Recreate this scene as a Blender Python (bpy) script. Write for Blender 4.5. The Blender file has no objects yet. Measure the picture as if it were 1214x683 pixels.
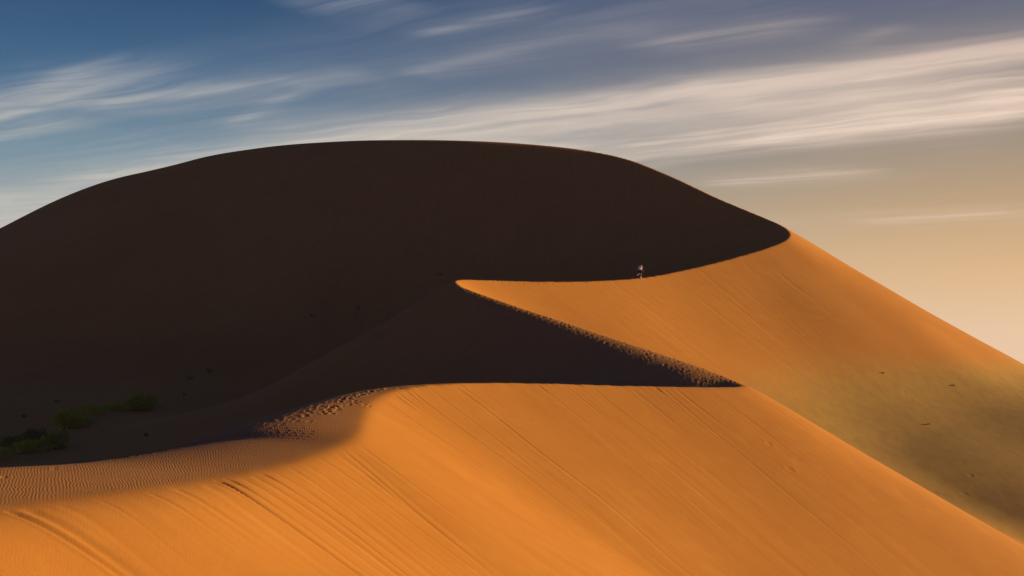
import bpy, bmesh, math, random
import numpy as np
from mathutils import Vector, Matrix

random.seed(7)
rng = np.random.default_rng(11)
scene = bpy.context.scene
COL = scene.collection
R = math.radians

# ------------------------------------------------------------------ camera
W, H, F = 1214.0, 683.0, 1214.0 * 50 / 36
HORIZON = 445.0
PITCH = math.atan((HORIZON - H / 2) / F)
cam_d = bpy.data.cameras.new('camera')
cam_d.lens = 50; cam_d.sensor_width = 36
cam_d.clip_start = 0.1; cam_d.clip_end = 90000
cam = bpy.data.objects.new('camera', cam_d); COL.objects.link(cam)
cam.location = (0, 0, 0); cam.rotation_euler = (R(90) + PITCH, 0, 0)
scene.camera = cam

# ------------------------------------------------------------------ light
SUN_AZ, SUN_EL = R(73.5), R(8.0)          # azimuth to the right of the view axis
EXPO = 1.0
HAZE = 0.00004
sun_dir = Vector((math.cos(SUN_EL) * math.sin(SUN_AZ), math.cos(SUN_EL) * math.cos(SUN_AZ), math.sin(SUN_EL)))
sl = bpy.data.lights.new('sun', 'SUN'); sl.energy = 4.2; sl.angle = R(0.5); sl.color = (1.0, 0.765, 0.38)
so = bpy.data.objects.new('sun', sl); COL.objects.link(so)
so.rotation_euler = sun_dir.to_track_quat('Z', 'Y').to_euler(); so.location = (60, 20, 80)
vs = scene.view_settings
vs.view_transform = 'Standard'; vs.look = 'None'; vs.gamma = 1; vs.use_curve_mapping = False; vs.exposure = EXPO
scene.cycles.max_bounces = 4; scene.cycles.diffuse_bounces = 3


def lin(r, g, b, k=1.0):
    f = lambda c: (c / 255 / 12.92 if c / 255 < .04045 else ((c / 255 + .055) / 1.055) ** 2.4)
    return (f(r) * k, f(g) * k, f(b) * k, 1)


class NT:
    """small helper round a node tree"""
    def __init__(s, tree): s.t = tree; s.n = tree.nodes; s.l = tree.links
    def new(s, typ, **kw):
        n = s.n.new(typ)
        for k, v in kw.items(): setattr(n, k, v)
        return n
    def set(s, sock, v):
        if isinstance(v, bpy.types.NodeSocket): s.l.new(v, sock)
        elif v is not None: sock.default_value = v
    def m(s, op, a, b=None, c=None, clamp=False):
        n = s.new('ShaderNodeMath', operation=op, use_clamp=clamp)
        for i, v in enumerate((a, b, c)): s.set(n.inputs[i], v)
        return n.outputs[0]
    def mr(s, v, a, b, c=0., d=1., smooth=True):
        n = s.new('ShaderNodeMapRange'); n.interpolation_type = 'SMOOTHSTEP' if smooth else 'LINEAR'
        for i, q in enumerate((v, a, b, c, d)): s.set(n.inputs[i], q)
        return n.outputs[0]
    def xyz(s, x, y, z=0.):
        n = s.new('ShaderNodeCombineXYZ')
        for i, q in enumerate((x, y, z)): s.set(n.inputs[i], q)
        return n.outputs[0]
    def sep(s, v):
        n = s.new('ShaderNodeSeparateXYZ'); s.set(n.inputs[0], v); return n.outputs
    def noise(s, v, scale=1., detail=4., rough=.5, dist=0.):
        n = s.new('ShaderNodeTexNoise')
        s.set(n.inputs['Vector'], v); n.inputs['Scale'].default_value = scale
        n.inputs['Detail'].default_value = detail; n.inputs['Roughness'].default_value = rough
        n.inputs['Distortion'].default_value = dist
        return n.outputs['Fac']
    def mix(s, f, a, b, mode='MIX'):
        n = s.new('ShaderNodeMix', data_type='RGBA', blend_type=mode)
        s.set(n.inputs[0], f); s.set(n.inputs[6], a); s.set(n.inputs[7], b)
        return n.outputs[2]
    def ramp(s, v, stops, interp='LINEAR'):
        n = s.new('ShaderNodeValToRGB'); cr = n.color_ramp; cr.interpolation = interp
        while len(cr.elements) < len(stops): cr.elements.new(.5)
        for e, (p, c) in zip(cr.elements, stops):
            e.position = p; e.color = c if hasattr(c, '__len__') else (c, c, c, 1)
        s.set(n.inputs[0], v); return n.outputs[0]
    def attr(s, name):
        n = s.new('ShaderNodeAttribute', attribute_name=name); return n.outputs['Fac']


# ------------------------------------------------------------------ sky
world = bpy.data.worlds.new('World'); scene.world = world; world.use_nodes = True
world.cycles.sampling_method = 'MANUAL'; world.cycles.sample_map_resolution = 256
g = NT(world.node_tree); g.n.clear()
SKY_S = 0.1
K = 1.0 / (2 ** EXPO * SKY_S)
sky = g.new('ShaderNodeTexSky', sky_type='NISHITA')
sky.sun_disc = False; sky.sun_elevation = SUN_EL; sky.sun_rotation = SUN_AZ
sky.altitude = 600; sky.dust_density = 2.0
d = g.new('ShaderNodeTexCoord').outputs['Generated']
dx, dy, dz = g.sep(d)
blue = g.ramp(dz, [(0, lin(178, 170, 155, K)), (.05, lin(178, 176, 166, K)), (.10, lin(160, 168, 168, K)), (.15, lin(112, 140, 158, K)),
                   (.20, lin(64, 102, 138, K)), (.265, lin(22, 66, 108, K)), (.45, lin(26, 52, 96, K)), (1, lin(14, 28, 66, K))])
warm = g.ramp(dz, [(0, lin(238, 204, 178, K)), (.03, lin(233, 198, 166, K)), (.07, lin(222, 180, 136, K)), (.115, lin(190, 158, 120, K)),
                   (.17, lin(146, 134, 124, K)), (.26, lin(80, 90, 118, K)), (.45, lin(50, 62, 96, K)), (1, lin(20, 32, 70, K))])
hyp = g.m('SQRT', g.m('ADD', g.m('MULTIPLY', dx, dx), g.m('MULTIPLY', dy, dy)))
saz = g.m('DIVIDE', dx, g.m('MAXIMUM', hyp, .001))
azf = g.mr(saz, -.30, .37)
base = g.mix(azf, blue, warm)
base = g.mix(.04, base, sky.outputs[0])
# cirrus: a sheet of parallel streaks high above, seen in perspective
zz = g.m('MAXIMUM', dz, .035)
px_, py_ = g.m('DIVIDE', dx, zz), g.m('DIVIDE', dy, zz)
v = g.m('ADD', g.m('MULTIPLY', px_, .63), g.m('MULTIPLY', py_, .777))
u = g.m('ADD', g.m('MULTIPLY', px_, -.777), g.m('MULTIPLY', py_, .63))
w1 = g.noise(g.xyz(g.m('MULTIPLY', u, .45), g.m('MULTIPLY', v, .7), 3.1), 1, 3, .5)
w2 = g.noise(g.xyz(g.m('MULTIPLY', u, 1.3), g.m('MULTIPLY', v, 1.6), 9.4), 1, 3, .55)
vw = g.m('ADD', v, g.m('ADD', g.m('MULTIPLY', g.m('SUBTRACT', w1, .5), .75), g.m('MULTIPLY', g.m('SUBTRACT', w2, .5), .28)))
vn = g.m('DIVIDE', vw, 10.)
band = g.ramp(vn, [(0, .0), (.20, .12), (.25, .10), (.285, .50), (.305, .30), (.325, .48), (.355, .30), (.385, .12), (.412, .70), (.435, 1.0), (.46, .68),
                   (.50, .95), (.535, .85), (.57, .42), (.605, .22), (.66, .42), (.72, .16), (.9, .3), (1, .12)])
u2 = g.m('ADD', u, g.m('MULTIPLY', v, .35)); v2 = g.m('SUBTRACT', vw, g.m('MULTIPLY', u, .10))
st1 = g.noise(g.xyz(g.m('MULTIPLY', u, .40), g.m('MULTIPLY', vw, 3.2), 1.7), 1, 6, .58, .25)
st2 = g.noise(g.xyz(g.m('MULTIPLY', u2, .9), g.m('MULTIPLY', v2, 7.), 5.2), 1, 5, .6, .3)
pat = g.noise(g.xyz(g.m('MULTIPLY', u, .50), g.m('MULTIPLY', vw, .9), 7.7), 1, 4, .55)
soft = g.noise(g.xyz(g.m('MULTIPLY', u, .28), g.m('MULTIPLY', vw, 1.3), 12.), 1, 3, .5)
tex = g.m('ADD', g.m('MULTIPLY', st1, .6), g.m('ADD', g.m('MULTIPLY', st2, .2), g.m('MULTIPLY', soft, .2)))
main = g.ramp(vn, [(.395, 0), (.435, 1), (.54, 1), (.60, 0)], 'EASE')
dens = g.m('MULTIPLY', band, g.mr(tex, .36, .64, g.mix(main, (0, 0, 0, 1), (.30, .30, .30, 1)), 1.12))
dens = g.m('MULTIPLY', dens, g.mr(pat, .40, .62, g.mix(main, (.15, .15, .15, 1), (.50, .50, .50, 1)), 1.08))
dens = g.m('MULTIPLY', dens, g.mr(dz, .03, .10, .35, 1.0), clamp=True)
dens = g.m('MULTIPLY', dens, g.mix(main, (.32, .32, .32, 1), (1.25, 1.25, 1.25, 1)))
fibre = g.noise(g.xyz(g.m('MULTIPLY', u, .55), g.m('MULTIPLY', g.m('ADD', vw, g.m('MULTIPLY', u, .12)), 9.), 2.2), 1, 4, .62, .2)
# single wisps of the same sheet: (start, end on the photo, width in px, strength)
def sheet(px, py):
    a_, b_ = (px - W / 2) / F, (H / 2 - py) / F
    c_, s_ = math.cos(PITCH), math.sin(PITCH)
    y_, z_ = c_ - b_ * s_, s_ + b_ * c_
    return np.array([-.777 * a_ + .63 * y_, .63 * a_ + .777 * y_]) / z_
for (xa, ya, xb, yb, wpx, amp) in (
    (800, 122, 1300, 36, 7, .95), (590, 142, 770, 98, 9, .55), (880, 163, 1240, 143, 10, .35), (700, 142, 1240, 96, 12, .45), (820, 217, 1050, 199, 5, .40),
    (1000, 263, 1240, 249, 4, .35), (-60, 144, 170, 62, 11, .55), (-60, 158, 235, 66, 9, .58), (85, 130, 345, 90, 7, .52), (262, 150, 365, 100, 8, .34),
    (310, 98, 450, 80, 9, .28), (480, 42, 660, 6, 5, .55), (460, 87, 625, 58, 6, .40), (730, 54, 1010, 17, 9, .42), (340, 12, 490, -8, 13, .42),
    (-30, 172, 110, 138, 8, .34), (-60, 285, 190, 200, 26, .85), (100, 225, 460, 140, 22, .75), (330, 168, 660, 122, 16, .60), (560, 66, 800, 12, 12, .22), (1000, 58, 1080, 26, 8, .20)):
    A_, B_ = sheet(xa, ya), sheet(xb, yb); L_ = np.linalg.norm(B_ - A_); e_ = (B_ - A_) / L_
    wv_ = abs(float(np.dot(sheet((xa + xb) / 2, (ya + yb) / 2 - wpx) - sheet((xa + xb) / 2, (ya + yb) / 2), (-e_[1], e_[0]))))
    du, dv_ = g.m('SUBTRACT', u, float(A_[0])), g.m('SUBTRACT', v, float(A_[1]))
    t_ = g.m('ADD', g.m('MULTIPLY', du, float(e_[0] / L_)), g.m('MULTIPLY', dv_, float(e_[1] / L_)))
    n_ = g.m('ADD', g.m('MULTIPLY', du, float(-e_[1] / wv_)), g.m('MULTIPLY', dv_, float(e_[0] / wv_)))
    n_ = g.m('ADD', n_, g.m('ADD', g.m('MULTIPLY', g.m('SUBTRACT', w1, .5), 3.2), g.m('MULTIPLY', g.m('SUBTRACT', w2, .5), 2.4)))
    fib = fibre
    prof = g.m('ADD', g.m('MULTIPLY', g.m('EXPONENT', g.m('MULTIPLY', g.m('MULTIPLY', n_, n_), -1.)), .65), g.m('MULTIPLY', g.m('EXPONENT', g.m('MULTIPLY', g.m('MULTIPLY', n_, n_), -.16)), .35))
    e = g.m('MULTIPLY', g.m('MULTIPLY', g.mr(t_, -.08, .25), g.mr(t_, 1.08, .65)), g.m('MULTIPLY', prof, amp))
    e = g.m('MULTIPLY', e, g.mr(fib, .32, .68, .34, 1.12))
    dens = g.m('ADD', dens, g.m('MULTIPLY', e, g.m('SUBTRACT', 1., dens)), clamp=True)
ccol = g.mix(azf, lin(194, 190, 182, K), lin(242, 216, 196, K))
ccol = g.mix(g.mr(dz, .16, .27), ccol, g.mix(azf, lin(152, 164, 180, K), lin(176, 160, 152, K)))
col = g.mix(g.m('MULTIPLY', dens, .97), base, ccol)
# the sky away from the sunset, behind the photographer, is a deep dusk blue
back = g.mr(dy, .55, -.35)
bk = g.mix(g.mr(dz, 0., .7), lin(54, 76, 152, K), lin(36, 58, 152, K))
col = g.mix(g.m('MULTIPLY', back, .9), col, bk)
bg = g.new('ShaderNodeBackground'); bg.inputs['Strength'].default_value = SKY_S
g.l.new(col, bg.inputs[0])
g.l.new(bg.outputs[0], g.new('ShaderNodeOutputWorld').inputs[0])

# ------------------------------------------------------------------ terrain
SC = 0.86                                 # metres: makes the walker 1.8 m tall
ct, st_ = math.cos(PITCH), math.sin(PITCH)


def ray(px, py):
    """unit-depth view direction of a point of the photograph"""
    a, b = (px - W / 2) / F, (H / 2 - py) / F
    return np.array([a, ct - b * st_, st_ + b * ct])


def pt(px, py, dep):
    r = ray(px, py); return r * (dep * SC / r[1])


def catmull(P, per):
    P = np.asarray(P, float); out = []
    Q = np.vstack([2 * P[0] - P[1], P, 2 * P[-1] - P[-2]])
    for i in range(1, len(Q) - 2):
        p0, p1, p2, p3 = Q[i - 1:i + 3]
        t0 = 0; t1 = np.linalg.norm(p1 - p0) ** .5; t2 = t1 + np.linalg.norm(p2 - p1) ** .5; t3 = t2 + np.linalg.norm(p3 - p2) ** .5
        n = max(2, int(np.linalg.norm(p2 - p1) / per))
        for t in np.linspace(t1, t2, n, endpoint=False):
            a1 = (t1 - t) / (t1 - t0) * p0 + (t - t0) / (t1 - t0) * p1
            a2 = (t2 - t) / (t2 - t1) * p1 + (t - t1) / (t2 - t1) * p2
            a3 = (t3 - t) / (t3 - t2) * p2 + (t - t2) / (t3 - t2) * p3
            b1 = (t2 - t) / (t2 - t0) * a1 + (t - t0) / (t2 - t0) * a2
            b2 = (t3 - t) / (t3 - t1) * a2 + (t - t1) / (t3 - t1) * a3
            out.append((t2 - t) / (t2 - t1) * b1 + (t - t1) / (t2 - t1) * b2)
    out.append(P[-1])
    return np.array(out)


# the one sinuous crest, from the far left shoulder over the summit and round both lobes to the near left
crest_px = [(-420, 478, 410), (-250, 404, 396), (-100, 337, 384), (0, 286, 375), (80, 249, 367), (155, 213, 359), (205, 200.5, 354), (290, 180.2, 344), (370, 171, 337),
            (450, 167.3, 330), (540, 167.3, 322), (620, 171, 316), (690, 178, 310), (740, 188, 304), (790, 207, 295),
            (850, 235, 281), (900, 256, 268), (925, 267, 260), (936, 276, 252), (933, 284, 245), (916, 292, 239),
            (870, 306, 228), (820, 318.5, 217), (765, 329, 206), (700, 333.5, 195), (640, 334, 187), (580, 332.5, 180),
            (548, 331.8, 175), (540, 334, 171.5), (549, 341, 168), (600, 360, 162), (650, 377, 157), (720, 401, 151),
            (800, 429, 145), (850, 446, 141), (874, 454, 138), (880, 457.5, 135), (870, 459, 132.5), (820, 459, 128),
            (740, 457.5, 122.5), (650, 455, 116.5), (590, 454, 112.5), (540, 455, 108.5), (490, 459, 104), (459, 466, 100)]
brink_px = [(440, 478, 95), (430, 500, 87), (421, 519, 82), (385, 535, 78), (300, 560, 70.5), (150, 583, 61), (0, 603, 54), (-150, 628, 47), (-300, 660, 42)]
C1 = catmull([pt(*p) for p in crest_px + brink_px], 0.7)
# crest pixel x for each polyline vertex
cpx = C1[:, 0] / C1[:, 1] * F / 1.0 * 1.0 + W / 2
i_brink = len(catmull([pt(*p) for p in crest_px], 0.7)) - 1
# a low swell that the photographer stands on
C2 = catmull([(-60, -25, -9.), (-25, -8, -3.5), (-6, -2.2, -1.75), (4, -2.0, -1.75), (25, -9, -4), (60, -25, -10)], 1.2)
seg_a = np.vstack([C1[:-1], C2[:-1]]); seg_b = np.vstack([C1[1:], C2[1:]])
n1 = len(C1) - 1; nseg = len(seg_a)
sd = seg_b[:, :2] - seg_a[:, :2]; sl_ = np.linalg.norm(sd, axis=1); sd = sd / sl_[:, None]
sm = (seg_b[:, 2] - seg_a[:, 2]) / sl_
sarc = np.concatenate([np.concatenate([[0], np.cumsum(sl_[:n1])[:-1]]), 2000 + np.cumsum(sl_[n1:])])
i_hair = int(np.argmax(np.where(np.arange(len(C1)) < i_brink // 2 + 400, cpx * (C1[:, 1] > 190 * SC), 0)))
i_nose = i_hair + int(np.argmin(np.abs(cpx[i_hair:i_hair + 400] - 541) + 50 * (C1[i_hair:i_hair + 400, 1] > 178 * SC)))
i_tip = i_nose + int(np.argmax(cpx[i_nose:i_brink]))
i_540 = i_tip + int(np.argmin(np.abs(cpx[i_tip:i_brink] - 545)))
# slopes: shaded (left) flank and sunlit (right) flank
idx = np.arange(nseg)
kR = np.full(nseg, .592); kR[:i_nose] = np.interp(np.arange(i_nose), [i_hair - 30, i_hair, i_nose - 40, i_nose], [.6, .64, .62, .592]); kL = np.full(nseg, .59)
kL[:i_hair] = np.interp(np.arange(i_hair), [i_hair - 200, i_hair - 120], [.62, .64])
kL[n1:] = .7; kR[n1:] = .7
grp = np.where(idx < i_hair, 0, np.where(idx < i_nose, 1, 2)); grp[n1:] = 3
# easing of the shaded flank just below the crest: gentler start over wl metres
wl = np.full(nseg, .25); wr = np.full(nseg, .12)
wl[:i_hair] = np.interp(np.arange(i_hair), [0, i_hair * .5, i_hair * .66, i_hair * .80, i_hair], [3., 8., 8., .6, .25])
for i in range(i_nose, i_tip + 1):
    t = (i - i_nose) / max(1, i_tip - i_nose)
    wl[i] = .35 + 3.6 * min(1, t * 1.3) * min(1, (1 - t) * 4)
    wl[i] = max(.5, wl[i])
wr[i_brink:n1] = np.interp(np.arange(i_brink, n1), [i_brink, i_brink + 24, i_brink + 46, n1], [.12, .12, 1.1, 1.2])
for i in range(i_tip - 25, i_tip + 26): wr[i] = max(wr[i], .5 * (1 - abs(i - i_tip) / 26))
wl[i_tip + 20:i_540] = np.linspace(.2, .02, i_540 - i_tip - 20)
# width of the rippled shoulder behind the near brink
wsh = np.zeros(nseg)
wsh[i_540:n1] = np.interp(np.arange(i_540, n1), [i_540, i_brink - 14, i_brink + 6, i_brink + 40, n1], [0.0, .5, 3.2, 10., 12.5])

s_tip = sarc[i_tip] - 6


def floor_z(x, y):
    l = -4.6 + (y / SC - 205) * .075 + (x / SC + 49) * .012
    l = np.clip(l, -10, -1.5)
    r = -3 + (y / SC - 206) * .20 - (x / SC - 60) * .06 -   .0028 * np.clip(175 - y / SC, 0, 60) ** 2
    r = np.clip(r, -34, -2.5)
    t = np.clip((x / SC + 12) / 45, 0, 1); t = t * t * (3 - 2 * t)
    z = (l * (1 - t) + r * t) * SC
    # the open plain far out
    rr = np.hypot(x, y); f = np.clip((rr - 330) / 300, 0, 1); f = f * f * (3 - 2 * f)
    return z * (1 - f) - 26 * f


def ease(dd, w):
    return dd - w * (1 - np.exp(-dd / w))


def smax(a, b, rad):
    rad = np.maximum(rad, 1e-4)
    h = np.clip(rad - np.abs(a - b), 0, None) / rad
    return np.maximum(a, b) + h * h * rad * .25


def cone_eval(x, y, cand):
    """max over crest segments of the sand slopes falling away from them"""
    n = len(x)
    best = np.full((4, n), -1e9); bs = np.zeros((4, n)); bd = np.zeros((4, n))
    for j in cand:
        rx, ry = x - seg_a[j, 0], y - seg_a[j, 1]
        t0 = rx * sd[j, 0] + ry * sd[j, 1]
        cr = sd[j, 0] * ry - sd[j, 1] * rx
        left = cr < 0
        k = np.where(left, kL[j] if not (i_540 <= j < n1) else 1.6, kR[j])
        w = np.where(left, wl[j], wr[j])
        ad = np.abs(cr)
        mm = sm[j]
        t = np.clip(t0 + ad * mm / np.sqrt(np.maximum(k * k - mm * mm, .05)), 0, sl_[j])
        dd = np.sqrt(ad * ad + (t - t0) ** 2)
        zv = seg_a[j, 2] + mm * t - k * ease(dd, w)
        q = grp[j]; up = zv > best[q]
        best[q][up] = zv[up]; bs[q][up] = (sarc[j] + t)[up]; bd[q][up] = np.where(left, -dd, dd)[up]
    return best, bs, bd


seg_c = (seg_a + seg_b) / 2


def heights(x, y):
    """height, arc position, signed distance from the crest"""
    cx, cy = (x.min() + x.max()) / 2, (y.min() + y.max()) / 2
    rad = np.hypot(x - cx, y - cy).max() + 1.
    dc = np.hypot(seg_c[:, 0] - cx, seg_c[:, 1] - cy)
    hi = seg_c[:, 2] - .57 * np.maximum(dc - rad, 0) + 3.2 + .6
    lo = seg_c[:, 2] - .70 * (dc + rad) - .6
    lo[i_540:n1] -= 1.0 * (dc[i_540:n1] + rad)
    cand = []
    for q in (0, 1, 2, 3):
        s = grp == q
        cand += list(np.nonzero(s & (hi >= lo[s].max()))[0])
    best, bs, bd = cone_eval(x, y, cand)
    # rippled shoulder behind the near brink (nearest-point construction)
    if np.hypot(cx - (-15), cy - 60) < 90 + rad:
        nd = np.full(len(x), 1e9); nz = np.zeros(len(x)); nw = np.zeros(len(x)); nl = np.zeros(len(x), bool); ns = np.zeros(len(x))
        for j in range(i_540, n1):
            rx, ry = x - seg_a[j, 0], y - seg_a[j, 1]
            t = np.clip(rx * sd[j, 0] + ry * sd[j, 1], 0, sl_[j])
            dd = np.hypot(rx - t * sd[j, 0], ry - t * sd[j, 1])
            up = dd < nd
            cr = sd[j, 0] * ry - sd[j, 1] * rx
            wj = wsh[j] + (wsh[min(j + 1, n1 - 1)] - wsh[j]) * t / sl_[j]
            nd[up] = dd[up]; nz[up] = (seg_a[j, 2] + sm[j] * t)[up]; nw[up] = wj[up]; nl[up] = (cr < 0)[up]; ns[up] = (sarc[j] + t)[up]
        q = .29 * nw + .08
        a = .115
        P = nz + a * nd - (a + .42) * q * (np.logaddexp(0, (nd - nw) / q) - np.log1p(np.exp(-nw / q)))
        ok = nl & (P > best[2])
        best[2][ok] = P[ok]; bs[2][ok] = ns[ok]; bd[2][ok] = -nd[ok]
    gi = np.argmax(best, 0); ii = np.arange(len(x))
    s_, d_ = bs[gi, ii], bd[gi, ii]
    ad = np.abs(d_)
    fx = np.clip((34 * SC - x) / (24 * SC), 0, 1)
    lit = np.clip(d_ / 4, 0, 1)
    z = smax(best[0], np.maximum(best[1], best[2]), np.minimum(.16 * ad, 6) * fx)
    z = np.maximum(z, smax(best[1], best[2], np.minimum(.35 * ad, 10) * lit))
    z = np.maximum(z, best[3])
    top = np.sort(best[:3], 0); gap = top[2] - top[1]
    gap = np.where((d_ < 0) & (gi > 0), 9., gap)
    streak = np.clip(ad / 1.2 - .1, 0, 1) * np.clip((gap - 1) / 4, 0, 1) * np.clip((z - floor_z(x, y)) / 5, 0, 1)
    z = smax(z, floor_z(x, y), np.minimum(.34 * ad, np.interp(x, [-10, 25], [9., 3.5])))
    # broad, faint swells of the sand
    f = np.clip(ad / 10, 0, 1) * np.clip((500 - np.hypot(x, y)) / 200, .15, 1)
    z = z + f * (.20 * np.sin(x * .11 + 1.3 + .9 * np.sin(y * .043)) * np.sin(y * .075 + .4) + .10 * np.sin(x * .31 - y * .17 + 2.) * np.sin(y * .23 + x * .05)
                 + .22 * np.sin(x * .062 + y * .03 + 1.0) * np.clip(ad / 25, 0, 1))
    return z, s_, d_, streak


# polar sheet round the viewpoint: fine where the dunes stand, out to the horizon
dense = np.radians(np.linspace(-22, 22, 1480))
rest = np.radians(np.concatenate([np.linspace(22, 338, 76)[1:-1]]))
az = np.concatenate([dense, rest]); NC = len(az)
rad = np.concatenate([np.geomspace(.6, 36, 34), np.arange(36.12, 110, .12), np.arange(110.1, 160, .17), np.arange(160.2, 235, .28), np.arange(235.5, 345, .6), np.geomspace(346, 5200, 40)])
NR = len(rad)
X = rad[:, None] * np.sin(az)[None]; Y = rad[:, None] * np.cos(az)[None]
Z = np.zeros((NR, NC)); S = np.zeros((NR, NC)); D = np.zeros((NR, NC)); ST = np.zeros((NR, NC))
T = 48
for r0 in range(0, NR, T):
    for c0 in list(range(0, 1480, T)) + list(range(1480, NC, 6)):
        c1 = min(c0 + T, 1480) if c0 < 1480 else min(c0 + 6, NC)
        sl2 = (slice(r0, min(r0 + T, NR)), slice(c0, c1))
        x, y = X[sl2].ravel(), Y[sl2].ravel()
        z, s_, d_, k_ = heights(x, y)
        sh = X[sl2].shape
        Z[sl2] = z.reshape(sh); S[sl2] = s_.reshape(sh); D[sl2] = d_.reshape(sh); ST[sl2] = k_.reshape(sh)


def sample(x, y):
    """terrain height from the finished sheet"""
    a = math.atan2(x, y); r = math.hypot(x, y)
    c = np.interp(a, dense, np.arange(1480)); q = np.interp(r, rad, np.arange(NR))
    c0, q0 = min(int(c), 1478), min(int(q), NR - 2); fc, fq = c - c0, q - q0
    return float((Z[q0, c0] * (1 - fc) + Z[q0, c0 + 1] * fc) * (1 - fq) + (Z[q0 + 1, c0] * (1 - fc) + Z[q0 + 1, c0 + 1] * fc) * fq)


def hit(px, py):
    """where the line of sight through a point of the photograph meets the sand"""
    r = ray(px, py); r = r / math.hypot(r[0], r[1])
    a = math.atan2(r[0], r[1]); c = int(round(np.interp(a, dense, np.arange(1480))))
    below = np.nonzero((Z[:, c] > r[2] * rad) & (rad > 30))[0]
    k = below[0] if len(below) else NR - 50
    x, y = r[0] * rad[k], r[1] * rad[k]
    return Vector((x, y, sample(x, y)))


def window(x, y, ext):
    a = math.atan2(x, y); r = math.hypot(x, y); da = ext / max(r, 1)
    c0, c1 = np.searchsorted(dense, [a - da, a + da]); q0, q1 = np.searchsorted(rad, [r - ext, r + ext])
    return slice(q0, q1), slice(c0, c1)


def pit(x, y, ang, ln, wd, dp):
    """one trodden print: a hollow with a raised rim"""
    w = window(x, y, ln * 2.2)
    ux, uy = X[w] - x, Y[w] - y
    ca, sa = math.cos(ang), math.sin(ang)
    q = np.sqrt(((ux * ca + uy * sa) / ln) ** 2 + ((-ux * sa + uy * ca) / wd) ** 2)
    Z[w] += dp * (-np.exp(-q * q * 2.2) + .3 * np.exp(-(q - 1.15) ** 2 * 9))


def groove(x, y, ux, uy, ln, wd, dp, rim=.4, fade=.25):
    """a slide mark running down the fall line"""
    mx, my = x + ux * ln / 2, y + uy * ln / 2
    w = window(mx, my, ln / 2 + wd * 4)
    rx, ry = X[w] - x, Y[w] - y
    t = rx * ux + ry * uy; n = (-rx * uy + ry * ux) + .10 * np.sin(t * .7 + x) + .25 * np.sin(t * .13 + y)
    q = n / wd
    e = np.clip(t / .5, 0, 1) * np.clip((ln - t) / (ln * (1 - fade)), 0, 1)
    Z[w] += dp * e * (-np.exp(-q * q) + rim * np.exp(-(q + 1.7) ** 2 * 1.5) + rim * .5 * np.exp(-(q - 1.7) ** 2 * 1.5))


def crest_i(px, lo, hi):
    return lo + int(np.argmin(np.abs(cpx[lo:hi] - px)))


# no fall-line streaks across the seams where two slopes meet
J = np.zeros((NR, NC), bool)
J[1:] |= np.abs(np.diff(S, axis=0)) > 1.6; J[:, 1:] |= np.abs(np.diff(S, axis=1)) > 1.6
Jf = J.astype(np.float32)
for _ in range(3):
    for ax in (0, 1):
        Jf = np.maximum(Jf, np.maximum(np.roll(Jf, 3, ax), np.roll(Jf, -3, ax)))
for _ in range(4):
    for ax in (0, 1): Jf = (Jf + np.roll(Jf, 3, ax) + np.roll(Jf, -3, ax)) / 3
ST *= 1 - Jf
# crumbled crest line: small notches and lips
Z += np.exp(-(D / .45) ** 2) * (.018 * np.sin(S * 2.1 + 2 * np.sin(S * .7)) + .014 * np.sin(S * 5.3 + 1.5 * np.sin(S * 1.9))) * (.4 + .6 * np.sin(S * .13) ** 2)
# the wind rounds the near brink
qs = slice(np.searchsorted(rad, 40), np.searchsorted(rad, 100))
wt = np.where(S[qs, :1480] < 1900, np.clip((S[qs, :1480] - sarc[i_brink] + 4) / 12, 0, 1) * np.clip(1.6 - np.abs(D[qs, :1480]) / 1.3, 0, 1), 0) * .9
for _ in range(110):
    zz_ = Z[qs, :1480]; av = zz_.copy()
    av[1:-1, 1:-1] = (zz_[:-2, 1:-1] + zz_[2:, 1:-1] + zz_[1:-1, :-2] + zz_[1:-1, 2:]) / 4
    Z[qs, :1480] = zz_ + (av - zz_) * wt


# slide marks on the sunlit slip faces, each down the fall line where it starts
def slide(i, ln, wd, dp, off=.3, jit=0.):
    j = min(i, n1 - 1)
    nx, ny = -sd[j, 1], sd[j, 0]
    x, y = C1[i, 0] + nx * off, C1[i, 1] + ny * off
    qx, qy = x + nx * 3.5, y + ny * 3.5
    gx, gy = sample(qx + 1, qy) - sample(qx - 1, qy), sample(qx, qy + 1) - sample(qx, qy - 1)
    a = math.atan2(-gy, -gx) + jit * .6
    groove(x, y, math.cos(a), math.sin(a), ln, wd, dp)


for px in (255, 262, 268, 283, 296, 303, 318):
    slide(crest_i(px, i_brink, n1), random.uniform(11, 20), random.uniform(.08, .17), random.uniform(.025, .06), jit=random.uniform(-.04, .04))
for px in (330, 345, 350, 372, 384, 398, 405, 415):
    slide(crest_i(px, i_brink, n1), random.uniform(8, 20), random.uniform(.08, .2), random.uniform(.012, .035), jit=random.uniform(-.05, .05))
for px in (4, 10, 17, 24, 60, 110, 160, 200, 230):
    slide(crest_i(px, i_brink, n1), random.uniform(4, 12), random.uniform(.08, .3), random.uniform(.015, .05), jit=random.uniform(-.08, .08))
for px in (448, 470, 482, 486, 505, 533, 541, 546, 580, 628, 634, 668, 676, 700, 740, 772, 778, 800, 830):
    slide(crest_i(px, i_tip, i_brink + 4), random.uniform(6, 34), random.uniform(.07, .16), random.uniform(.008, .028), jit=random.uniform(-.06, .06))
for k in range(20):                                     # fainter, starting part-way down
    i = random.randint(i_tip + 4, n1 - 30)
    slide(i, random.uniform(6, 26), random.uniform(.1, .4), random.uniform(.004, .014), off=random.uniform(.3, 16), jit=random.uniform(-.08, .08))
for k in range(26):                                     # on the far lobe
    i = random.randint(i_hair + 25, i_nose - 25)
    slide(i, random.uniform(8, 30), random.uniform(.15, .4), random.uniform(.006, .02), off=random.uniform(.3, 8), jit=random.uniform(-.08, .08))
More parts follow.
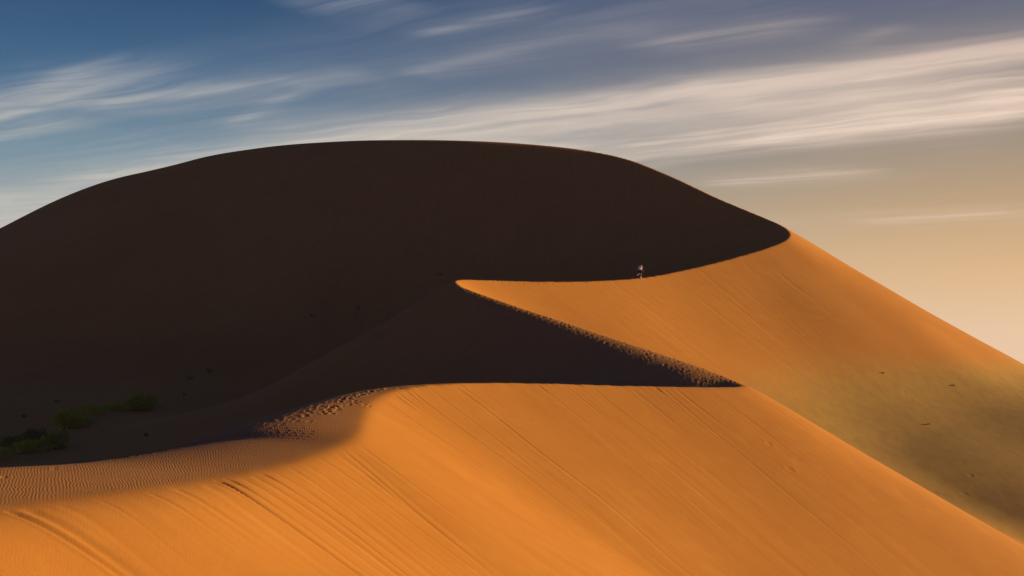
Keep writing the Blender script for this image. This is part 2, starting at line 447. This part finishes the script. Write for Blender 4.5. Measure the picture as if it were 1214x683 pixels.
# short slumps right under the brink
for px, s in ((458, 1), (463, 1), (474, .8), (776, .7), (770, .6), (541, .6), (632, .6), (300, 1.), (262, 1.4), (266, 1.2)):
    slide(crest_i(px, i_tip, n1), 2.2 * s, .12, .05 * s, off=.05)

# trodden trail just below the crest of the middle lobe
n_tr = i_tip - i_nose
for k in range(520):
    t = random.random() ** .9
    i = i_nose + 4 + int(t * (n_tr - 6))
    nx, ny = sd[i, 1], -sd[i, 0]
    mid = .35 + 2.1 * t; spread = .25 + 1.7 * min(t * 1.5, 1) * (1.2 - t * .5)
    off = max(.15, random.gauss(mid, spread * .55))
    if t > .55: off = max(.3, random.gauss(2.2, 1.5))
    pit(C1[i, 0] + nx * off, C1[i, 1] + ny * off, math.atan2(sd[i, 1], sd[i, 0]) + random.uniform(-.8, .8), random.uniform(.13, .28), random.uniform(.09, .19), random.uniform(.015, .05))
# trail over the rippled shoulder at the near left
def trail(pts, n, spread, dep=(.03, .08), size=(.2, .32)):
    P = [hit(*p) for p in pts]
    L = [0]
    for a, b in zip(P, P[1:]): L.append(L[-1] + (b - a).length)
    for k in range(n):
        q = (k + random.random()) / n * L[-1]
        j = max(i for i in range(len(P) - 1) if L[i] <= q)
        p = P[j].lerp(P[j + 1], (q - L[j]) / max(L[j + 1] - L[j], .01)); dv = (P[j + 1] - P[j])
        pit(p.x + random.gauss(0, spread), p.y + random.gauss(0, spread), math.atan2(dv.y, dv.x) + random.uniform(-.3, .3), random.uniform(*size), random.uniform(*size) * .6, random.uniform(*dep))


trail([(110, 548), (190, 527), (260, 510), (330, 493), (390, 479), (432, 468)], 110, .45)
trail([(160, 541), (235, 522), (300, 508), (375, 490), (420, 478)], 70, .5)
trail([(0, 566), (90, 551), (150, 541)], 30, .35)
trail([(415, 472), (450, 462), (475, 460)], 20, .25)
trail([(345, 492), (380, 482), (410, 474)], 30, 1.0)
# the walker's own prints and old tracks on the far faces
trail([(757, 331.5), (700, 335), (640, 335.5), (580, 334)], 60, .25, (.03, .06), (.22, .3))
trail([(568, 189), (576, 186), (586, 182), (592, 180)], 16, .3, (.10, .16), (.4, .6))
trail([(590, 297), (606, 293), (626, 282)], 26, 1.2, (.08, .15), (.4, .7))
trail([(575, 318), (640, 300), (700, 290)], 26, .8, (.05, .1), (.4, .6))
for k in range(12):
    p = hit(random.uniform(900, 1210), random.uniform(430, 600)); pit(p.x, p.y, random.uniform(0, 3), random.uniform(.3, .6), random.uniform(.2, .4), random.uniform(.015, .04))

# masks of the surface itself: rippled sand, gravelly grown-over apron
fz = floor_z(X, Y)
near_sh = ((S > sarc[max(i_brink - 16, 0)]) & (S < 1900) & (D < 0)).astype(float) * np.clip(-D / .8, 0, 1)
tri = ((S > sarc[i_nose]) & (S < sarc[i_tip]) & (D < 0)).astype(float) * np.clip(-D / 2, 0, 1) * np.clip((S - sarc[i_nose]) / 25, 0, 1)
slipr = ((S > sarc[i_brink]) & (S < 1900) & (D > 0)).astype(float) * .22 * np.clip(1 - (X + 16) / 12, 0, 1)
ripple = np.clip(near_sh + tri * .8 + slipr, 0, 1)
apron = np.clip(1 - (Z - fz) / 7.0, 0, 1) * np.clip((X - 12) / 14, 0, 1) * (1 - ((S > sarc[i_tip - 10]) & (S < 1900)) * np.clip((Z - fz) / 2, 0, 1)) * np.clip(1 - (np.hypot(X, Y) - 500) / 1500, .4, 1)

co = np.empty((NR * NC + 1, 3)); co[0] = (0, 0, Z[0].mean())
co[1:, 0] = X.ravel(); co[1:, 1] = Y.ravel(); co[1:, 2] = Z.ravel()
rr, cc = np.meshgrid(np.arange(NR - 1), np.arange(NC), indexing='ij')
c2 = (cc + 1) % NC
quads = np.stack([1 + rr * NC + cc, 1 + rr * NC + c2, 1 + (rr + 1) * NC + c2, 1 + (rr + 1) * NC + cc], -1).reshape(-1, 4)[:, ::-1]
ca = np.arange(NC); tris = np.stack([1 + (ca + 1) % NC, 1 + ca, np.zeros(NC, int)], -1)
me = bpy.data.meshes.new('sand_dune')
nq, nt = len(quads), len(tris)
me.vertices.add(len(co)); me.vertices.foreach_set('co', co.ravel().astype(np.float32))
me.loops.add(nq * 4 + nt * 3); me.loops.foreach_set('vertex_index', np.concatenate([quads.ravel(), tris.ravel()]).astype(np.int32))
me.polygons.add(nq + nt)
me.polygons.foreach_set('loop_start', np.concatenate([np.arange(nq) * 4, nq * 4 + np.arange(nt) * 3]).astype(np.int32))
me.polygons.foreach_set('use_smooth', np.ones(nq + nt, bool))
for nm, arr in (('crest_s', S), ('crest_d', D), ('ripple', ripple), ('apron', apron), ('streak', ST)):
    at = me.attributes.new(nm, 'FLOAT', 'POINT'); at.data.foreach_set('value', np.concatenate([[0], arr.ravel()]).astype(np.float32))
me.update(calc_edges=True); me.validate()

# ------------------------------------------------------------------ sand material
def material(name):
    m = bpy.data.materials.new(name); m.use_nodes = True
    t = NT(m.node_tree); t.n.clear()
    b = t.new('ShaderNodeBsdfPrincipled'); o = t.new('ShaderNodeOutputMaterial')
    t.l.new(b.outputs[0], o.inputs[0]); b.inputs['Roughness'].default_value = .95
    b.inputs['Specular IOR Level'].default_value = .1
    return m, t, b


m_sand, t, b = material('sand')
pos = t.new('ShaderNodeNewGeometry').outputs['Position']
cs, cd = t.attr('crest_s'), t.attr('crest_d')
fall = t.xyz(t.m('MULTIPLY', cs, 1.6), t.m('MULTIPLY', cd, .10))
fine = t.xyz(t.m('MULTIPLY', cs, 6.), t.m('MULTIPLY', cd, .25), 4.)
n_f = t.noise(fall, 1, 5, .6); n_ff = t.noise(fine, 1, 4, .6)
n_b = t.noise(pos, .035, 4, .55); n_m = t.noise(pos, .5, 4, .6)
sandc = t.mix(t.mr(n_b, .3, .7), (.43, .158, .023, 1), (.50, .190, .030, 1))
sandc = t.mix(t.m('MULTIPLY', t.mr(n_f, .4, .7), t.m('MULTIPLY', t.attr('streak'), .42)), sandc, (.38, .138, .020, 1))
sandc = t.mix(t.m('MULTIPLY', t.mr(n_m, .45, .75), .35), sandc, (.52, .215, .036, 1))
rp = t.attr('ripple')
sandc = t.mix(t.m('MULTIPLY', rp, .45), sandc, (.36, .165, .060, 1))
# grown-over gravel of the lower apron: dry grass and dust
ap = t.attr('apron')
apx = t.sep(pos)
n_a = t.noise(t.xyz(t.m('MULTIPLY', apx[0], .10), t.m('MULTIPLY', apx[1], .045)), 1, 6, .62)
n_g = t.noise(t.xyz(t.m('MULTIPLY', apx[0], .9), t.m('MULTIPLY', apx[1], .35)), 1, 5, .7)
apm = t.mr(t.m('ADD', ap, t.m('MULTIPLY', t.m('SUBTRACT', n_a, .5), .55)), .12, .85)
apc = t.mix(t.mr(n_g, .35, .7), (.41, .235, .050, 1), (.345, .19, .040, 1))
sandc = t.mix(t.m('MULTIPLY', apm, .9), sandc, apc)
t.l.new(sandc, b.inputs['Base Color'])
# relief: wind ripples, streaks down the fall line, grain
warp = t.noise(pos, .55, 3, .5)
wv = t.new('ShaderNodeTexWave', wave_type='BANDS', bands_direction='X', wave_profile='SIN')
rot = t.new('ShaderNodeVectorRotate', rotation_type='Z_AXIS'); rot.inputs['Angle'].default_value = R(-18)
t.l.new(pos, rot.inputs['Vector'])
t.l.new(rot.outputs[0], wv.inputs['Vector'])
wv.inputs['Scale'].default_value = 2.5; wv.inputs['Distortion'].default_value = 7.5; wv.inputs['Detail'].default_value = 2.5
wv.inputs['Detail Scale'].default_value = .55; wv.inputs['Detail Roughness'].default_value = .55
rh = t.m('MULTIPLY', t.m('MULTIPLY', wv.outputs['Fac'], rp), t.mr(warp, .3, .62, .2, 1.))
hgt = t.m('MULTIPLY', rh, .0055)
sk = t.attr('streak')
patch = t.m('MULTIPLY', sk, t.mr(t.noise(t.xyz(t.m('MULTIPLY', cs, .13), t.m('MULTIPLY', cd, .045), 2.), 1, 3, .55), .42, .68, .12, 1.))
hgt = t.m('ADD', hgt, t.m('MULTIPLY', t.m('MULTIPLY', n_f, patch), .008))
hgt = t.m('ADD', hgt, t.m('MULTIPLY', t.m('MULTIPLY', n_ff, patch), .004))
hgt = t.m('ADD', hgt, t.m('MULTIPLY', t.noise(pos, 5., 4, .6), .010))
hgt = t.m('ADD', hgt, t.m('MULTIPLY', t.m('MULTIPLY', n_g, apm), .015))
bp = t.new('ShaderNodeBump'); bp.inputs['Strength'].default_value = 1.0; bp.inputs['Distance'].default_value = 1.0
t.l.new(hgt, bp.inputs['Height']); t.l.new(bp.outputs[0], b.inputs['Normal'])
me.materials.append(m_sand)
dune = bpy.data.objects.new('sand_dune', me); COL.objects.link(dune); dune['kind'] = 'structure'


# ------------------------------------------------------------------ dusty evening air
mh = bpy.data.materials.new('haze'); mh.use_nodes = True
th = NT(mh.node_tree); th.n.clear()
pv = th.new('ShaderNodeVolumePrincipled'); pv.inputs['Color'].default_value = (1, .80, .62, 1)
pv.inputs['Density'].default_value = HAZE; pv.inputs['Anisotropy'].default_value = .0
th.l.new(pv.outputs[0], th.new('ShaderNodeOutputMaterial').inputs['Volume'])
bm = bmesh.new(); bmesh.ops.create_cube(bm, size=1)
z0, z1 = float(Z.min()) - 1.0, float(Z.max()) + 2.0
bmesh.ops.transform(bm, matrix=Matrix.Translation((0, 0, (z0 + z1) / 2)) @ Matrix.Diagonal((10800, 10800, z1 - z0, 1)), verts=bm.verts)
hm = bpy.data.meshes.new('haze'); bm.to_mesh(hm); bm.free(); hm.materials.append(mh)
haze = bpy.data.objects.new('haze', hm); COL.objects.link(haze); haze['kind'] = 'stuff'

# ------------------------------------------------------------------ plants
def plain(name, c, c2=None, scale=3., leaf=False):
    m, t, b = material(name)
    if c2:
        p = t.new('ShaderNodeNewGeometry').outputs['Position']
        t.l.new(t.mix(t.mr(t.noise(p, scale, 3, .6), .35, .65), c, c2), b.inputs['Base Color'])
    else: b.inputs['Base Color'].default_value = c
    if leaf:
        tr = t.new('ShaderNodeBsdfTranslucent'); mx = t.new('ShaderNodeMixShader'); mx.inputs[0].default_value = .45
        t.l.new(b.inputs['Base Color'].links[0].from_socket, tr.inputs['Color'])
        t.l.new(b.outputs[0], mx.inputs[1]); t.l.new(tr.outputs[0], mx.inputs[2])
        t.l.new(mx.outputs[0], t.n['Material Output'].inputs[0])
    return m


m_green = plain('green_foliage', (.60, .52, .03, 1), (.44, .39, .03, 1), leaf=True)
m_dark = plain('dark_foliage', (.26, .24, .04, 1), (.15, .15, .03, 1), leaf=True)
m_dry = plain('dry_foliage', (.68, .48, .16, 1), (.48, .34, .11, 1), leaf=True)
m_twig = plain('twig_bark', (.12, .085, .055, 1), (.07, .05, .035, 1))


def link(name, me_, mats, parent=None):
    o = bpy.data.objects.new(name, me_); COL.objects.link(o)
    for m in mats: me_.materials.append(m)
    if parent: o.parent = parent
    return o


def mesh_from(name, V, Fc, mi=None, smooth=False):
    m = bpy.data.meshes.new(name); m.from_pydata([tuple(v) for v in V], [], Fc); m.update()
    if mi is not None: m.polygons.foreach_set('material_index', mi)
    if smooth: m.polygons.foreach_set('use_smooth', [True] * len(m.polygons))
    return m


def tube(V, Fc, pts, r0, r1, n=4):
    base = len(V); k = len(pts)
    for i, p in enumerate(pts):
        dv = (pts[min(i + 1, k - 1)] - pts[max(i - 1, 0)]).normalized()
        a = dv.orthogonal().normalized(); c = dv.cross(a)
        r = r0 + (r1 - r0) * i / (k - 1)
        for j in range(n): V.append(p + (a * math.cos(2 * math.pi * j / n) + c * math.sin(2 * math.pi * j / n)) * r)
    for i in range(k - 1):
        for j in range(n):
            Fc.append((base + i * n + j, base + i * n + (j + 1) % n, base + (i + 1) * n + (j + 1) % n, base + (i + 1) * n + j))


def bush(name, at, w, h, label, group, dry=0., nleaf=2200, lean=0., mats=None, seed=0, sprawl=1.):
    """a shrub: woody stems fanning from the base, narrow leaves gathered in clumps along them"""
    rd = random.Random(seed)
    root = bpy.data.objects.new(name, None); COL.objects.link(root); root.location = at
    root['label'] = label; root['category'] = 'shrub'
    if group: root['group'] = group
    sv, sf, lv, lf, li = [], [], [], [], []
    ns = max(8, int(nleaf / 90)); tips = []; hub = Vector((0, 0, -.16))
    for k in range(ns):
        a = rd.uniform(0, 2 * math.pi); q = rd.random() ** .6
        bx = Vector((math.cos(a) * q * w * .30 * sprawl, math.sin(a) * q * w * .22, -.12))
        hh = h * (1 - .55 * q * q) * rd.uniform(.62, 1.06)
        tp = Vector((math.cos(a) * q * w * .5 + lean * hh, math.sin(a) * q * w * .36, hh))
        md = bx.lerp(tp, .5) + Vector((rd.gauss(0, .05), rd.gauss(0, .05), .12 * h))
        tube(sv, sf, [hub, bx, md, tp], .014 * h ** .5, .004)
        tips.append((bx, md, tp))
    for k in range(nleaf):
        bx, md, tp = rd.choice(tips)
        t_ = rd.random() ** .6
        p = (bx.lerp(md, t_ * 2) if t_ < .5 else md.lerp(tp, t_ * 2 - 1))
        p = p + Vector((rd.gauss(0, .055 * w), rd.gauss(0, .05 * w), rd.gauss(.02, .05 * h)))
        if p.z < .01: p.z = rd.uniform(.01, .1)
        dv = (Vector((rd.gauss(0, .6), rd.gauss(0, .6), rd.uniform(.2, 1.2)))).normalized()
        sd_ = dv.cross(Vector((rd.gauss(0, 1), rd.gauss(0, 1), rd.gauss(0, 1)))).normalized()
        ln = rd.uniform(.07, .16) * (h ** .6) * 1.45; wd = ln * rd.uniform(.13, .24)
        q = len(lv)
        lv += [p - sd_ * wd * .4, p + dv * ln * .55 - sd_ * wd, p + dv * ln, p + dv * ln * .5 + sd_ * wd]
        lf.append((q, q + 1, q + 2, q + 3))
        dd = dry + .35 * (p.x / w) * (dry > .05)
        li.append(1 if rd.random() < dd else 0)
    link('stem', mesh_from('stem', sv, sf), [m_twig], root)
    link('foliage', mesh_from('foliage', lv, lf, li), mats or [m_green, m_dry], root)
    return root


def m_per_px(p): return p.y / F


G1 = 'green shrubs growing in the shaded hollow'
bushes = [  # px of the foot, width and height in px of the photo, dryness, label, mats
    (165, 487, 26, 20, .26, 'round green shrub with yellowing right side, uppermost of the row in the hollow', None, 3400),
    (136, 488, 27, 10, .05, 'low flat dark green shrub next below the round shrub', None, 1500),
    (108, 494, 26, 13, .10, 'mid-sized green shrub directly above the straw-coloured dry shrub', None, 1900),
    (82, 508, 27, 20, .06, 'tall bushy dark green shrub left of the straw-coloured dry shrub', None, 3000),
    (103, 506, 19, 11, .85, 'straw-coloured dry shrub in front of the green row in the hollow', None, 1300),
    (116, 513, 18, 7, .75, 'thin sparse dry tuft, lowest of the straw-coloured plants in the hollow', None, 420),
    (66, 533, 20, 23, .42, 'yellow-green upright shrub on the right end of the lower clump', None, 2600),
    (47, 524, 25, 15, .05, 'dark green rounded shrub at the back of the lower clump', [m_dark, m_green], 2000),
    (38, 537, 30, 13, .10, 'spreading green shrub at the front of the lower clump', None, 2000),
    (18, 533, 34, 14, .06, 'wide dark green shrub close to the left edge of the hollow', [m_dark, m_green], 2200),
    (2, 544, 26, 12, .22, 'olive shrub cut by the left edge of the photo', None, 1700),
    (24, 546, 26, 5, .8, 'flat strip of dry grass below the shrub at the left edge', None, 500),
]
for k, (px, py, w, h, dry, lab, mats, nl) in enumerate(bushes):
    p = hit(px, py); s = m_per_px(p)
    bush('shrub', p, w * s * 1.75, h * s * 1.18, lab, G1, dry, int(nl * .95), random.uniform(-.05, .12), mats, seed=k + 3)
G2 = 'small scattered tufts on the shaded sand'
tufts = [
    (386, 358.5, 10, 6, .35, 'pale green tuft alone on the dark slope, highest of the three near the middle'),
    (373, 376, 11, 4, .1, 'flat dark tuft, lowest of the three near the middle of the shaded slope'),
    (424, 368, 8, 5, .1, 'dark tuft on the faint spur, rightmost of the three near the middle of the slope'),
    (522, 328.5, 9, 5, .0, 'small dark tuft just left of the pointed end of the sunlit sand'),
    (224, 451, 10, 6, .2, 'dark pointed tuft on the slope up right of the round shrub'),
    (249, 443, 14, 6, .0, 'green flat tuft on the slope, farthest up right from the round shrub'),
    (251, 435, 4, 2, .5, 'tiny pale tuft just above the green flat tuft'),
    (68, 478.5, 8, 5, .2, 'small tuft with pale tip on the slope above the green row of shrubs'),
    (28, 495.5, 7, 4, .0, 'small dark tuft on the slope above the lower clump of shrubs'),
    (110, 482.5, 13, 4, .0, 'flat dark tuft just above the mid-sized green shrub'),
    (91, 487.5, 6, 3, .1, 'tiny dark tuft above the tall bushy green shrub'),
    (174, 518, 8, 5, .1, 'small green tuft alone on the dark floor below the round shrub'),
    (218, 469, 7, 3, .2, 'small low tuft on the dark slope between the round shrub and the pointed tuft'),
]
for k, (px, py, w, h, dry, lab) in enumerate(tufts):
    p = hit(px, py); s = m_per_px(p)
    bush('grass_tuft', p, w * s, h * s, lab, G2, dry, 260 if w > 5 else 120, 0, [m_dark, m_dry] if dry < .3 else None, seed=k + 50)['category'] = 'tuft'
G3 = 'tufts on the sunlit gravel slope'
for k, (px, py, w, h, lab) in enumerate([
    (1131, 458, 4.5, 2, 'dark tuft high on the olive gravel slope, upper of the two at the far right'),
    (1101, 504, 5, 2, 'dark tuft on the olive gravel slope, lower of the two at the far right'),
    (1047, 443, 3, 2, 'tiny dark tuft at the upper edge of the olive gravel slope')]):
    p = hit(px, py); s = m_per_px(p)
    bush('grass_tuft', p, w * s, h * s, lab, G3, 0, 260, 0, [m_dark, m_dry], seed=k + 80)['category'] = 'tuft'

# ------------------------------------------------------------------ the walker
m_skin = plain('skin', (.42, .22, .13, 1)); m_shirt = plain('white_shirt', (.90, .86, .74, 1))
m_short = plain('black_shorts', (.018, .018, .022, 1)); m_shoe = plain('pale_shoe', (.6, .58, .55, 1)); m_sole = plain('shoe_sole', (.2, .2, .2, 1))
m_hair = plain('brown_hair', (.09, .05, .03, 1)); m_eye = plain('eye', (.05, .04, .04, 1)); m_sock = plain('pale_sock', (.65, .62, .55, 1))


def skinned(name, chains, mat, parent, sub=2):
    """one continuous surface grown on a skeleton; chains share joints by coordinate"""
    V, E, Rd, key = [], [], [], {}
    def vid(p, r):
        k = tuple(round(c, 4) for c in p)
        if k not in key: key[k] = len(V); V.append(p); Rd.append(r)
        return key[k]
    for ch in chains:
        ids = [vid(p, r) for p, r in ch]
        E += [(a, b) for a, b in zip(ids, ids[1:]) if a != b]
    m = bpy.data.meshes.new(name); m.from_pydata(V, E, []); m.update()
    o = bpy.data.objects.new(name, m); COL.objects.link(o)
    md = o.modifiers.new('skin', 'SKIN'); md.use_smooth_shade = True
    for v_, r in zip(m.skin_vertices[0].data, Rd): v_.radius = (r, r) if not hasattr(r, '__len__') else r
    m.skin_vertices[0].data[0].use_root = True
    ss = o.modifiers.new('sub', 'SUBSURF'); ss.levels = sub; ss.render_levels = sub
    dg = bpy.context.evaluated_depsgraph_get()
    nm = bpy.data.meshes.new_from_object(o.evaluated_get(dg))
    o.modifiers.clear(); o.data = nm; nm.name = name; nm.materials.clear(); nm.materials.append(mat)
    o.parent = parent
    return o


def blob(name, c, rx, ry, rz, mat, parent, rot=None):
    bm = bmesh.new(); bmesh.ops.create_uvsphere(bm, u_segments=14, v_segments=10, radius=1)
    M = Matrix.Translation(c) @ (rot.to_4x4() if rot else Matrix()) @ Matrix.Diagonal((rx, ry, rz, 1))
    bmesh.ops.transform(bm, matrix=M, verts=bm.verts)
    m = bpy.data.meshes.new(name); bm.to_mesh(m); bm.free()
    m.polygons.foreach_set('use_smooth', [True] * len(m.polygons))
    return link(name, m, [mat], parent)


iw = crest_i(758.5, i_hair, i_nose)
foot = Vector(C1[iw]); up_dir = Vector(C1[iw - 4]) - Vector(C1[iw + 4])
foot = foot + Vector((-sd[iw, 1], sd[iw, 0], 0)) * .10; foot.z = sample(foot.x, foot.y)
heading = math.atan2(up_dir.y, up_dir.x) - math.pi / 2
person = bpy.data.objects.new('person', None); COL.objects.link(person)
person.location = foot; person.rotation_euler = (0, 0, heading + .12)
person['label'] = 'person in white t-shirt and black shorts climbing the dune crest, seen from behind'
person['category'] = 'person'
pel = (0, 0, .95)
def hand(wr, dv, side):
    """palm, four unequal fingers, and a thumb leaving the side of the palm"""
    wr = Vector(wr); dv = Vector(dv).normalized(); sx = Vector((side, 0, 0)) - dv * dv.x * side; sx.normalize(); nn = dv.cross(sx)
    palm = wr + dv * .075
    out = [[(tuple(wr), .026), (tuple(palm), (.038, .018))]]
    for f, ln in enumerate((.070, .080, .074, .058)):
        b0 = palm + sx * (.027 - .018 * f); k1 = b0 + dv * ln * .55; k2 = k1 + (dv - nn * .5 * side).normalized() * ln * .5
        out.append([(tuple(palm), (.038, .018)), (tuple(b0 + dv * .015), .0095), (tuple(k1), .0085), (tuple(k2), .007)])
    tb = wr + dv * .03
    out.append([(tuple(wr), .026), (tuple(tb + sx * .034), .012), (tuple(tb + sx * .052 + dv * .045), .009)])
    return out


hipR, kneeR, ankR = (.095, .02, .91), (.11, .13, .50), (.10, .0, .09)
hipL, kneeL, ankL = (-.095, .01, .91), (-.15, .12, .53), (-.20, -.24, .40)
sp1, sp2, ch_, nk, hb, hc, ht = (0, .06, 1.10), (0, .13, 1.26), (0, .20, 1.40), (0, .265, 1.50), (0, .29, 1.56), (0, .325, 1.65), (0, .335, 1.735)
shR, elR, wrR = (.185, .19, 1.42), (.30, .10, 1.16), (.31, .26, .96)
shL, elL, wrL = (-.185, .19, 1.42), (-.34, .04, 1.20), (-.27, .20, 1.03)
body = skinned('body', [
    [(pel, (.15, .115)), (sp1, (.13, .10)), (sp2, (.14, .11)), (ch_, (.14, .105)), (nk, .058), (hb, .06), (hc, (.085, .105)), (ht, .06)],
    [(hc, (.085, .105)), ((0, .43, 1.645), .03)],
    [(pel, (.15, .115)), (hipR, .09), ((.105, .08, .7), .08), (kneeR, .056), ((.108, .05, .33), .056), (ankR, .038), ((.105, .10, .035), .035), ((.108, .17, .028), .022)],
    [(pel, (.15, .115)), (hipL, .09), ((-.125, .07, .72), .08), (kneeL, .056), ((-.175, -.04, .50), .056), (ankL, .038), ((-.205, -.30, .31), .035), ((-.206, -.31, .24), .022)],
    [(ch_, (.14, .105)), (shR, .07), ((.25, .14, 1.29), .05), (elR, .042), ((.31, .19, 1.05), .036), (wrR, .026)],
    [(ch_, (.14, .105)), (shL, .07), ((-.27, .11, 1.31), .05), (elL, .042), ((-.305, .13, 1.11), .036), (wrL, .026)],
] + hand(wrR, (.02, .35, -.6), -1) + hand(wrL, (.1, .4, -.5), 1), m_skin, person)
skinned('shirt', [
    [((0, .005, .93), (.172, .14)), (sp1, (.155, .125)), (sp2, (.165, .135)), (ch_, (.165, .128)), ((0, .24, 1.47), .075)],
    [(ch_, (.165, .128)), (shR, .092), ((.255, .135, 1.28), .074)],
    [(ch_, (.165, .128)), (shL, .092), ((-.275, .105, 1.30), .074)]], m_shirt, person)
skinned('shorts', [
    [((0, .0, .97), (.165, .13)), (hipR, .112), ((.107, .09, .66), .102), ((.109, .11, .60), .10)],
    [((0, .0, .97), (.165, .13)), (hipL, .112), ((-.13, .08, .68), .102), ((-.14, .10, .62), .10)]], m_short, person)
blob('hair', (0, .305, 1.685), .094, .108, .088, m_hair, person)
for sx in (-1, 1):
    blob('ear', (sx * .088, .32, 1.645), .012, .022, .032, m_skin, person)
    blob('eye', (sx * .034, .412, 1.665), .013, .01, .008, m_eye, person)
blob('mouth', (0, .408, 1.60), .026, .012, .007, plain('lips', (.35, .13, .10, 1)), person)
rx = Matrix.Rotation(R(-70), 3, 'X')
for nm, a, c, r_ in (('shoe', 0, (.107, .08, .045), None), ('shoe', 1, (-.205, -.30, .315), rx)):
    s_ = blob('shoe', c, .058, .145, .055, m_shoe, person, r_)
    off = Vector((0, .0, -.035)); off = (r_ @ off) if r_ else off
    blob('sole', Vector(c) + off, .055, .148, .022, m_sole, s_, r_)
skinned('sock', [[((.10, .0, .09), .05), ((.104, .02, .22), .055)]], m_sock, person, 1)
skinned('sock', [[((-.20, -.24, .40), .05), ((-.19, -.15, .44), .055)]], m_sock, person, 1)
